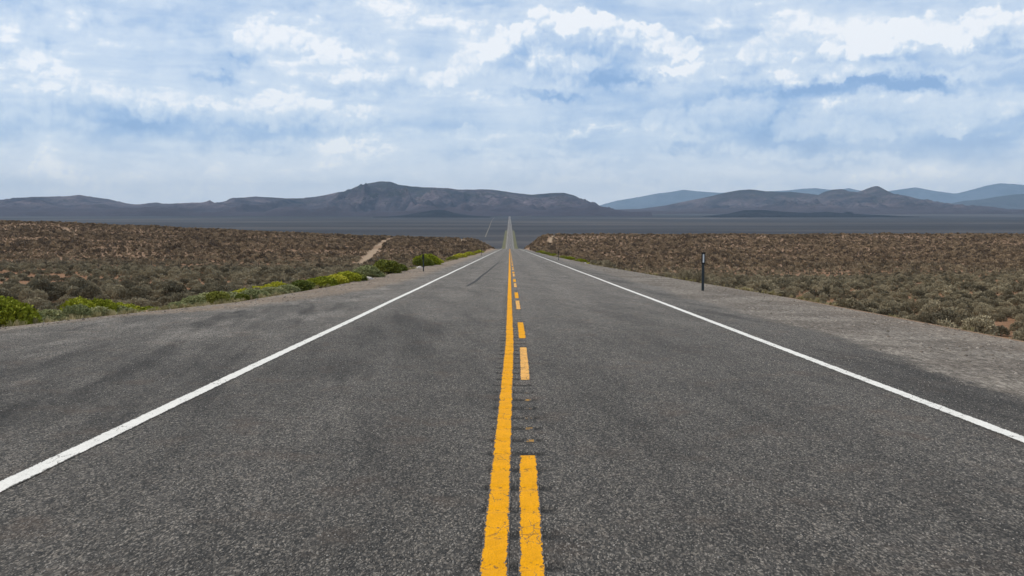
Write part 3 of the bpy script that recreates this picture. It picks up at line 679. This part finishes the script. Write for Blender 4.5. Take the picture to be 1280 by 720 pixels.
def tuft_arrays(n, seed):
    r = np.random.default_rng(seed); a = r.random(n) * 6.283; s = .05 + .30 * r.random(n); h = .5 + .5 * r.random(n)
    p0 = np.stack([np.cos(a) * s * .25, np.sin(a) * s * .25, 0 * a], -1); p1 = np.stack([np.cos(a) * s, np.sin(a) * s, h], -1)
    w = np.stack([-np.sin(a), np.cos(a), 0 * a], -1) * .018
    V = np.stack([p0 - w, p0 + w, p1 + w * .3, p1 - w * .3], 1).reshape(-1, 3); return V, np.arange(len(V)).reshape(-1, 4)
tufts = [plant_mesh('grass_tuft', tuft_arrays(70, 800 + i), M_grass) for i in range(3)]

def px_of(x, y): return CX + F * x / y
def in_view(x, y, pad=30): p = px_of(x, y); return (p > -pad) & (p < 1280 + pad)

# scatter of sagebrush
def scatter():
    pts = []
    for side in (-1, 1):
        for (ya, yb, sp) in ((8, 60, 1.10), (60, 130, 1.18), (130, 200, 1.28), (200, 330, 1.42), (330, 500, 1.6), (500, 640, 2.2)):
            xm = (max(640, 650) / F) * yb + 8
            gx = np.arange(0, xm, sp); gy = np.arange(ya, yb, sp)
            X, Y = np.meshgrid(gx, gy)
            X = X + (rng.random(X.shape) - .5) * sp * 1.05; Y = Y + (rng.random(Y.shape) - .5) * sp * 1.05
            X = side * X; X = X.ravel(); Y = Y.ravel()
            e = np.where(X < 0, edgeL(Y) + 1.5, edgeR(Y) + 1.0) + np.where(Y > 330, 1.5, 0)
            k = (np.abs(X) > e) & in_view(X, Y, 260 if ya < 50 else 60) & (Y > 6)
            cl = fbm(X / 7, Y / 7, 3, 55)
            cl = np.where(Y > 205, cl * .35 + .36, cl)
            dens = np.where(Y < 200, .93, .86)
            k &= rng.random(len(X)) < dens * np.clip((cl - .30) * 6, .10, 1)
            trd = np.min([seg_d(X, Y, p) / w for p, w in TRACKS], axis=0); k &= trd > .95
            pts.append(np.stack([X[k], Y[k]], -1))
    P = np.concatenate(pts); 
    W = (.46 + .66 * rng.random(len(P)) ** 2.0) * np.where(P[:, 1] > 205, 1.15, .90)
    W *= np.clip(.55 + fbm(P[:, 0] / 16, P[:, 1] / 16, 2, 77) * .95, .6, 1.35)
    Hh = W * (.66 + .36 * rng.random(len(P)))
    Zz = ground_z(P[:, 0], P[:, 1])
    return P, W, Hh, Zz
P, W, Hh, Zz = scatter()
size = W / P[:, 1] * (in_view(P[:, 0], P[:, 1], -4))
order = np.argsort(-size)
ind = order[:300]; rest = order[300:]

def place(mesh, x, y, w, h, name, rz=None, z=None):
    o = bpy.data.objects.new(name, mesh); COL.objects.link(o)
    o.location = (x, y, (float(ground_z(x, y)) if z is None else z) - .02)
    o.scale = (w, w, h); o.rotation_euler = (0, 0, random.random() * 6.28 if rz is None else rz)
    return o
for n_, i in enumerate(ind):
    x, y = P[i]
    o = place(sage_hi[n_ % 7], x, y, W[i], Hh[i], 'sagebrush', z=Zz[i])
    if x > 0:
        tag(o, 'grey-green sagebrush on the reddish soil just below the right gravel shoulder', 'shrub', 'sagebrush shrubs right of the road')
    else:
        tag(o, 'grey-green sagebrush behind the yellow-green bushes left of the road', 'shrub', 'sagebrush shrubs left of the road')

def stuff_instances(name, pts, w, h, vid, meshes, label, cat):
    me = bpy.data.meshes.new(name); n = len(pts)
    me.vertices.add(n); me.vertices.foreach_set('co', pts.astype(np.float32).ravel())
    for an, typ, val in (('vid', 'INT', vid.astype(np.int32)), ('rz', 'FLOAT', (rng.random(n) * 6.283).astype(np.float32))):
        a = me.attributes.new(an, typ, 'POINT'); a.data.foreach_set('value', val)
    a = me.attributes.new('scl', 'FLOAT_VECTOR', 'POINT'); a.data.foreach_set('vector', np.stack([w, w, h], -1).astype(np.float32).ravel())
    o = bpy.data.objects.new(name, me); COL.objects.link(o)
    tag(o, label, cat, kind='stuff')
    ng = bpy.data.node_groups.new(name, 'GeometryNodeTree')
    ng.interface.new_socket('Geometry', in_out='INPUT', socket_type='NodeSocketGeometry'); ng.interface.new_socket('Geometry', in_out='OUTPUT', socket_type='NodeSocketGeometry')
    gi = ng.nodes.new('NodeGroupInput'); go = ng.nodes.new('NodeGroupOutput'); join = ng.nodes.new('GeometryNodeJoinGeometry')
    def named(nm, dt):
        q = ng.nodes.new('GeometryNodeInputNamedAttribute'); q.data_type = dt; q.inputs['Name'].default_value = nm; return q.outputs['Attribute']
    vidn, rzn, scn = named('vid', 'INT'), named('rz', 'FLOAT'), named('scl', 'FLOAT_VECTOR')
    cx = ng.nodes.new('ShaderNodeCombineXYZ'); ng.links.new(rzn, cx.inputs[2])
    for i, m_ in enumerate(meshes):
        src = bpy.data.objects.new(m_.name + '_source', m_)       # never linked: only a template
        oi = ng.nodes.new('GeometryNodeObjectInfo'); oi.inputs['Object'].default_value = src; oi.inputs['As Instance'].default_value = True
        cmp = ng.nodes.new('FunctionNodeCompare'); cmp.data_type = 'INT'; cmp.operation = 'EQUAL'
        ng.links.new(vidn, cmp.inputs[2]); cmp.inputs[3].default_value = i
        iop = ng.nodes.new('GeometryNodeInstanceOnPoints')
        ng.links.new(gi.outputs[0], iop.inputs['Points']); ng.links.new(cmp.outputs[0], iop.inputs['Selection'])
        ng.links.new(oi.outputs['Geometry'], iop.inputs['Instance']); ng.links.new(cx.outputs[0], iop.inputs['Rotation']); ng.links.new(scn, iop.inputs['Scale'])
        ng.links.new(iop.outputs[0], join.inputs[0])
    ng.links.new(join.outputs[0], go.inputs[0])
    md = o.modifiers.new('scatter', 'NODES'); md.node_group = ng
    return o
rp = P[rest]; d = rp[:, 1]
vid = np.where(d < 75, rng.integers(0, 7, len(rp)), np.where(d < 190, 7 + rng.integers(0, 5, len(rp)), 12 + rng.integers(0, 4, len(rp))))
stuff_instances('sagebrush_cover', np.stack([rp[:, 0], rp[:, 1], Zz[rest] - .02], -1), W[rest], Hh[rest], vid, sage_hi + sage_mid + sage_lo,
                'low grey and brown sagebrush covering the slopes on both sides of the road', 'brush')
print('SAGE', len(P))

# dry grass along the pavement edges
gy = 8 + 230 * rng.random(4600) ** 1.5; sd_ = np.where(rng.random(4600) < .68, -1, 1)
gx = np.where(sd_ < 0, -(edgeL(gy) + .15 + 2.2 * rng.random(4600) ** 1.3), edgeR(gy) + .45 + 1.6 * rng.random(4600))
kk = in_view(gx, gy, 20) & (fbm(gx / 1.5, gy / 2.5, 2, 31) > .44)
gx, gy = gx[kk], gy[kk]; nn = len(gx)
stuff_instances('dry_grass', np.stack([gx, gy, ground_z(gx, gy)], -1), .18 + .22 * rng.random(nn), .07 + .13 * rng.random(nn), rng.integers(0, 3, nn), tufts,
                'dry straw-coloured grass along the edges of the pavement', 'grass')

# roadside bushes, one by one: photo px, distance, width, height, kind, label
BUSH = [
 (8, 19.6, .85, .66, 'rabbitbrush', 'tall yellow-green bush cut by the left edge of the photo, right beside the turnout'),
 (-14, 20.4, .9, .85, 'rabbitbrush', 'tallest yellow-green bush, half outside the left edge of the photo'),
 (44, 22.6, .9, .50, 'rabbitbrush', 'yellow-green bush second along from the left edge, behind low pale bushes'),
 (66, 23.4, .8, .46, 'rabbitbrush', 'low yellow-green bush between the left-edge bushes and the wide green clump'),
 (84, 22.8, .8, .58, 'rabbitbrush', 'left end of the wide yellow-green clump beside the turnout'),
 (102, 22.9, 1.0, .66, 'rabbitbrush', 'highest bush in the wide yellow-green clump beside the turnout'),
 (122, 23.2, .9, .56, 'rabbitbrush', 'right end of the wide yellow-green clump beside the turnout'),
 (150, 25.6, .95, .60, 'rabbitbrush', 'round yellow-green bush just right of the wide clump, touching the sagebrush'),
 (136, 24.4, .7, .46, 'rabbitbrush', 'small yellow-green bush squeezed between the wide clump and the round bush'),
 (184, 27.4, .8, .42, 'rabbitbrush', 'low yellow-green bush above the tan stones by the turnout'),
 (22, 21.2, .8, .52, 'rabbitbrush', 'yellow-green bush between the tall edge bush and the low ones to its right'),
 (108, 24.4, 1.0, .60, 'rabbitbrush', 'yellow-green bush in the back row of the wide clump beside the turnout'),
 (164, 26.6, .7, .42, 'rabbitbrush', 'small yellow-green bush just right of the round one'),
 (40, 20.6, .62, .36, 'pale_brush', 'low pale green bush in front of the left yellow-green bushes'),
 (60, 21.2, .8, .38, 'pale_brush', 'wide pale grey-green mound at the turnout edge near the left of the photo'),
 (96, 21.6, .6, .40, 'pale_brush', 'greyish bush standing in front of the wide yellow-green clump'),
 (122, 22.2, .62, .30, 'pale_brush', 'small pale bush at the foot of the wide clump, right side'),
 (148, 23.6, .7, .34, 'pale_brush', 'pale green bush in front of the round yellow-green bush'),
 (168, 24.8, .5, .26, 'olive_brush', 'little dull green bush just left of the tan stones'),
 (222, 26.8, .55, .32, 'pale_brush', 'first pale green bush to the right of the tan stones'),
 (242, 27.6, .8, .44, 'pale_brush', 'broad pale green bush in the middle of the turnout edge'),
 (258, 28.8, .9, .50, 'pale_brush', 'tallest pale green bush, left of the dull green dome'),
 (272, 27.9, .75, .48, 'olive_brush', 'dull green dome-shaped bush among pale green ones on the turnout edge'),
 (288, 29.5, .7, .40, 'pale_brush', 'pale bush directly right of the dull green dome'),
 (302, 29.2, .5, .28, 'olive_brush', 'small olive bush in the gap between the pale bushes'),
 (318, 30.5, .85, .36, 'pale_brush', 'low spreading pale bush under the bright mid-left yellow trio'),
 (340, 31.4, .8, .36, 'pale_brush', 'low pale green bush right of the spreading one, below the yellow trio'),
 (360, 32.4, .7, .36, 'pale_brush', 'pale bush right of the bright yellow trio, next to bare dirt'),
 (378, 34.5, .85, .46, 'olive_brush', 'grey-olive bush at the right end of the pale row'),
 (304, 33.6, .9, .55, 'rabbitbrush', 'leftmost of three bright yellow-green bushes above the pale row'),
 (322, 35.5, 1.0, .60, 'rabbitbrush', 'middle one of three bright yellow-green bushes above the pale row'),
 (345, 34.0, .9, .54, 'rabbitbrush', 'rightmost of three bright yellow-green bushes above the pale row'),
 (402, 37.8, .95, .50, 'rabbitbrush', 'yellow bush where the turnout narrows to the shoulder, left one of a row'),
 (418, 39.6, 1.0, .52, 'rabbitbrush', 'second bush of the yellow row where the turnout narrows'),
 (434, 41.5, 1.0, .55, 'rabbitbrush', 'third bush of the yellow row, left of the whitish rock'),
 (446, 42.5, .9, .45, 'olive_brush', 'green bush right beside the whitish rock'),
 (470, 47.5, 1.4, .70, 'pale_brush', 'pale green bush right of the whitish rock by the left shoulder'),
 (497, 54.0, 1.6, .95, 'olive_brush', 'large dark green bush left of the thin left roadside post'),
 (514, 58.0, .9, .55, 'olive_brush', 'small olive bush next to the large dark green one near the left post'),
 (540, 73, 1.3, .8, 'olive_brush', 'olive bush a little beyond the thin left roadside post'),
 (552, 77, 1.9, 1.1, 'rabbitbrush', 'big rounded yellow-green bush beyond the left roadside post'),
 (562, 84, 1.2, .8, 'rabbitbrush', 'smaller yellow-green bush attached to the big rounded one'),
 (577, 104, 1.5, .8, 'olive_brush', 'olive bush far down the left shoulder'),
 (586, 122, 2.0, 1.1, 'rabbitbrush', 'distant yellow-green bush far down the left shoulder'),
 (594, 150, 2.2, 1.2, 'rabbitbrush', 'more distant yellow-green bush on the left, near the cut bank'),
 (602, 200, 2.4, 1.3, 'rabbitbrush', 'yellow-green bush at the foot of the left cut bank'),
 (750, 85, 1.2, .65, 'rabbitbrush', 'nearest of the yellow-green bushes on the right shoulder'),
 (739, 90, 1.3, .75, 'rabbitbrush', 'second nearest yellow-green bush on the right shoulder'),
 (726, 99, 1.5, .85, 'rabbitbrush', 'roundest yellow-green bush on the right shoulder, third from the near end'),
 (712, 112, 1.5, .8, 'rabbitbrush', 'fourth yellow-green bush along the right shoulder'),
 (704, 124, 1.4, .8, 'olive_brush', 'dull olive bush along the right shoulder'),
 (692, 145, 1.8, .9, 'rabbitbrush', 'distant yellow bush on the right shoulder near the cut'),
 (683, 172, 2.0, 1.0, 'olive_brush', 'distant olive bush on the right shoulder near the cut'),
 (676, 205, 2.4, 1.1, 'rabbitbrush', 'farthest yellow-green bush at the foot of the right cut bank'),
 (972, 42.5, .8, .45, 'olive_brush', 'single olive-yellow bush among sagebrush right of the reflector post'),
]
KIND = {'rabbitbrush': ('rabbitbrush', 'yellow-green roadside bushes'), 'pale_brush': ('pale_bush', 'pale roadside bushes'), 'olive_brush': ('olive_bush', 'olive roadside bushes')}
for i, (px, y, w, h, kd, lab) in enumerate(BUSH):
    x = (px - CX) / F * y
    lim = -(float(edgeL(y)) + .30 * w + .1) if x < 0 else float(edgeR(y)) + .25 * w
    x = min(x, lim) if x < 0 else max(x, lim)
    if y > 80: w *= .72; h *= .68
    o = place(rab[kd][i % 4], x, y, w * 1.12, h * (1.18 if y < 27 else 1.08), KIND[kd][0])
    o.scale.x *= random.uniform(.95, 1.35); o.scale.y *= random.uniform(.85, 1.2); o.rotation_euler.x = random.uniform(-.12, .12); o.rotation_euler.y = random.uniform(-.12, .12)
    tag(o, lab, 'bush', KIND[kd][1])

# ------------------------------------------------------------------ rocks
def rock_mesh(seed, mat):
    bm = bmesh.new(); bmesh.ops.create_icosphere(bm, subdivisions=3, radius=.5)
    r = np.random.default_rng(seed); off = r.random(3) * 50
    from mathutils import noise
    for v in bm.verts:
        q = v.co * 2.2 + Vector(off); k = noise.cell(v.co * 2.4 + Vector(off)) * .12 + noise.noise(q) * .35 + noise.noise(q * 3) * .12
        v.co *= 1 + k; v.co.z *= .62
    me = bpy.data.meshes.new('rock'); bm.to_mesh(me); bm.free(); me.materials.append(mat); return me
M_rockp = flat_mat('whitish_stone', (.42, .38, .36), .9, var=.3, scale=6); M_rockt = flat_mat('tan_stone', (.30, .20, .14), .9, var=.35, scale=6)
rocks = [(457, 44.2, .75, .42, M_rockp, 'whitish rock lying at the edge of the left shoulder'), (766 - 34, 93.5, .8, .4, M_rockp, 'pale rock between the yellow-green bushes on the right shoulder'),
         (178, 23.9, .36, .20, M_rockt, 'left one of the tan stones at the turnout edge'), (188, 24.3, .46, .24, M_rockt, 'largest of the tan stones at the turnout edge'),
         (197, 24.1, .28, .15, M_rockt, 'small tan stone on the right of the stone heap'), (112, 27.5, .40, .24, M_rockp, 'pale pinkish stone showing above the wide yellow-green clump'),
         (524, 66.5, .5, .3, M_rockp, 'pale rock beside the foot of the thin left post')]
for i, (px, y, w, h, mt, lab) in enumerate(rocks):
    x = (px - CX) / F * y
    lim = (float(edgeL(y)) + .15)
    if x < 0: x = min(x, -lim)
    else: x = max(x, float(edgeR(y)) + .2)
    o = place(rock_mesh(900 + i, mt), x, y, w, h * 1.6, 'rock'); tag(o, lab, 'rock', 'stones along the roadside')
# pebbles lying loose on the gravel
pn = 5200; pyy = 5 + 75 * rng.random(pn) ** 1.6; sdp = rng.random(pn) < .5
pxx = np.where(sdp, -(paveL(pyy) + (edgeL(pyy) + .3 - paveL(pyy)) * rng.random(pn) ** .7), 5.4 + (edgeR(pyy) - 5.3) * rng.random(pn) ** .6)
kk = in_view(pxx, pyy, 10); pxx, pyy = pxx[kk], pyy[kk]
def shoulder_z(x, y):
    return np.where(x < 0, zroad(y) - .01 * np.clip(-3.75 - x, 0, 8) * sstep(y, 20, 60), zroad(y) - .015 * np.clip(x - 4.75, 0, 8))
pz = np.where((pxx < -edgeL(pyy) - .15) | (pxx > edgeR(pyy) + .12), ground_z(pxx, pyy), shoulder_z(pxx, pyy))
ps_ = .018 + .035 * rng.random(len(pxx)) ** 3
M_peb = leaf_mat('pebble_stone', [(.10, .085, .07), (.2, .17, .145), (.36, .32, .28)])
peb = [rock_mesh(950 + i, M_peb) for i in range(3)]
stuff_instances('gravel', np.stack([pxx, pyy, pz + .003], -1), ps_, ps_ * 1.2, rng.integers(0, 3, len(pxx)), peb, 'loose pebbles scattered on the shoulders and the dirt verge', 'gravel')

# coarse chips standing proud of the seal close by
cn = 46000; cy = 3.9 + 15 * rng.random(cn) ** 1.25; cxx = -11 + 21 * rng.random(cn)
kk = in_view(cxx, cy, 5) & (cxx > -paveL(cy)) & (cxx < 5.3) & ~((np.abs(cxx - .02) < .24)) & (np.abs(cxx + 3.27) > .09) & (np.abs(cxx - 4.09) > .09)
cxx, cy = cxx[kk], cy[kk]; cs = .005 + .008 * rng.random(len(cxx)) ** 1.6
M_chip = leaf_mat('road_chip_stone', [(.05, .047, .044), (.16, .148, .135), (.36, .33, .30)])
def chip_mesh(seed):
    bm = bmesh.new(); bmesh.ops.create_icosphere(bm, subdivisions=1, radius=.5); r = np.random.default_rng(seed)
    for v in bm.verts: v.co *= .75 + .5 * r.random()
    me = bpy.data.meshes.new('chip'); bm.to_mesh(me); bm.free(); me.materials.append(M_chip); return me
stuff_instances('road_chippings', np.stack([cxx, cy, shoulder_z(cxx, cy) + .001], -1), cs, cs * 1.1, rng.integers(0, 3, len(cxx)), [chip_mesh(970 + i) for i in range(3)],
                'coarse pale and dark stone chips bedded in the road surface nearby', 'chippings')

# ------------------------------------------------------------------ roadside posts
M_post = flat_mat('weathered_steel_post', (.045, .055, .062), .55, .6, .3, 14)
M_plate = flat_mat('black_delineator_plate', (.012, .013, .014), .45)
M_refl = flat_mat('white_reflector', (.62, .64, .66), .25, var=.05)
M_refb = flat_mat('reflector_back', (.05, .05, .052), .5)
def box(bm, x0, x1, y0, y1, z0, z1, bev=0):
    vs_ = [bm.verts.new((x, y, z)) for z in (z0, z1) for y in (y0, y1) for x in (x0, x1)]
    for f in ((0, 2, 3, 1), (4, 5, 7, 6), (0, 1, 5, 4), (2, 6, 7, 3), (0, 4, 6, 2), (1, 3, 7, 5)): bm.faces.new([vs_[i] for i in f])
def part(name, bm, mat, parent, bev=0.0):
    bmesh.ops.recalc_face_normals(bm, faces=bm.faces)
    if bev: bmesh.ops.bevel(bm, geom=list(bm.edges), offset=bev, segments=2, affect='EDGES')
    me = bpy.data.meshes.new(name); bm.to_mesh(me); bm.free(); me.materials.append(mat)
    o = bpy.data.objects.new(name, me); COL.objects.link(o); o.parent = parent; return o
def delineator(x, y, h, label, refl=True, tilt=0.0, w=.055, plate=.30, z=None):
    e = bpy.data.objects.new('roadside_post', None); COL.objects.link(e)
    e.location = (x, y, z if z is not None else float(shoulder_z(x, y)) - .02); e.rotation_euler = (0, tilt, 0)
    tag(e, label, 'post', 'reflector posts along the road')
    # flanged steel channel
    bm = bmesh.new(); box(bm, -w / 2, w / 2, 0, .006, 0, h); box(bm, -w / 2, -w / 2 + .008, .007, .035, 0, h - .01); box(bm, w / 2 - .008, w / 2, .007, .035, 0, h - .01)
    part('post', bm, M_post, e)
    bm = bmesh.new(); pw = w * 1.55; box(bm, -pw / 2, pw / 2, -.016, -.004, h - plate, h + .02); 
    o = part('plate', bm, M_plate, e, .003)
    if refl:
        bm = bmesh.new(); box(bm, -.024, .030, -.026, -.0185, h - plate + .045, h - .045); part('reflector', bm, M_refl, o, .003)
    for s in (-1, 1):
        pass
    bm = bmesh.new(); bmesh.ops.create_cone(bm, cap_ends=True, segments=10, radius1=.007, radius2=.006, depth=.01, matrix=Matrix.Translation((0, -.022, h - .012)) @ Matrix.Rotation(R(90), 4, 'X'))
    part('bolt', bm, M_post, o)
    return e
delineator((878.5 - CX) / F * 33.3, 33.3, 1.33, 'dark steel post with a white reflector in a black plate on the right gravel shoulder', tilt=.015, w=.085, plate=.38)
delineator((529.5 - CX) / F * 57.5, 57.5, 1.0, 'thin dark post with a black head on the left shoulder beside green bushes', refl=False, tilt=-.03, w=.07, plate=.28)
delineator((698 - CX) / F * 98, 98, 1.0, 'slim distant post on the right shoulder below the yellow-green bushes', refl=False, w=.05, plate=.25)
delineator((672.5 - CX) / F * 170, 170, 1.1, 'farthest slim post on the right shoulder near the cut', refl=False, w=.06, plate=.25)
delineator((602 - CX) / F * 142, 142, 1.1, 'slim far post on the left shoulder near the cut bank', refl=False, w=.06, plate=.25)

# ------------------------------------------------------------------ wire fences at the foot of the slopes
M_wood = flat_mat('old_fence_wood', (.07, .058, .048), .9); M_wire = flat_mat('fence_wire', (.07, .065, .06), .6, .5)
def fence(x0, x1, yf, step, label):
    xa = np.arange(x0, x1, step); e = bpy.data.objects.new('wire_fence', None); COL.objects.link(e)
    e.location = (x0, yf(x0), float(ground_z(x0, yf(x0)))); o0 = Vector(e.location)
    tag(e, label, 'fence', 'wire fences crossing the sagebrush')
    tops = []
    for i, x in enumerate(xa):
        y = yf(x) + (rng.random() - .5) * .1; z = float(ground_z(x, y)); p = Vector((x, y, z)) - o0; h = 1.25 + .12 * rng.random()
        bm = bmesh.new(); bmesh.ops.create_cone(bm, cap_ends=True, segments=7, radius1=.06, radius2=.05, depth=h + .2, matrix=Matrix.Translation(p + Vector((0, 0, h / 2 - .1))))
        part('fence_post', bm, M_wood, e); tops.append(p)
    for hh in (.35, .65, .95, 1.15):
        bm = bmesh.new()
        for a, b in zip(tops[:-1], tops[1:]):
            pa = a + Vector((0, -.065, hh)); pb = b + Vector((0, -.065, hh)); dv = pb - pa
            bmesh.ops.create_cone(bm, cap_ends=False, segments=3, radius1=.004, radius2=.004, depth=dv.length, matrix=Matrix.Translation((pa + pb) / 2) @ dv.to_track_quat('Z', 'Y').to_matrix().to_4x4())
        part('wire', bm, M_wire, e)
fence(34, 122, lambda x: 186 + x * .06, 4.2, 'wire fence with thin posts crossing the sagebrush on the right, below the brown slope')
fence(-116, -40, lambda x: 160 - x * .05, 4.6, 'wire fence with thin posts crossing the sagebrush on the left, below the brown slope')

# ------------------------------------------------------------------ haze
bm = bmesh.new(); box(bm, -20000, 20000, -1500, 30500, -36.5, 1000)
me = bpy.data.meshes.new('haze'); bmesh.ops.recalc_face_normals(bm, faces=bm.faces); bm.to_mesh(me); bm.free()
hm = bpy.data.materials.new('air_haze'); hm.use_nodes = True; nt = hm.node_tree; nt.nodes.clear()
out = nt.nodes.new('ShaderNodeOutputMaterial'); pv = nt.nodes.new('ShaderNodeVolumePrincipled')
pv.inputs['Density'].default_value = 3.7e-5; pv.inputs['Color'].default_value = (.49, .71, 1.0, 1); pv.inputs['Anisotropy'].default_value = 0.0
nt.links.new(pv.outputs[0], out.inputs['Volume'])
me.materials.append(hm); ho = bpy.data.objects.new('haze', me); COL.objects.link(ho)
tag(ho, 'pale blue haze in the air over the valley', 'haze', kind='stuff')
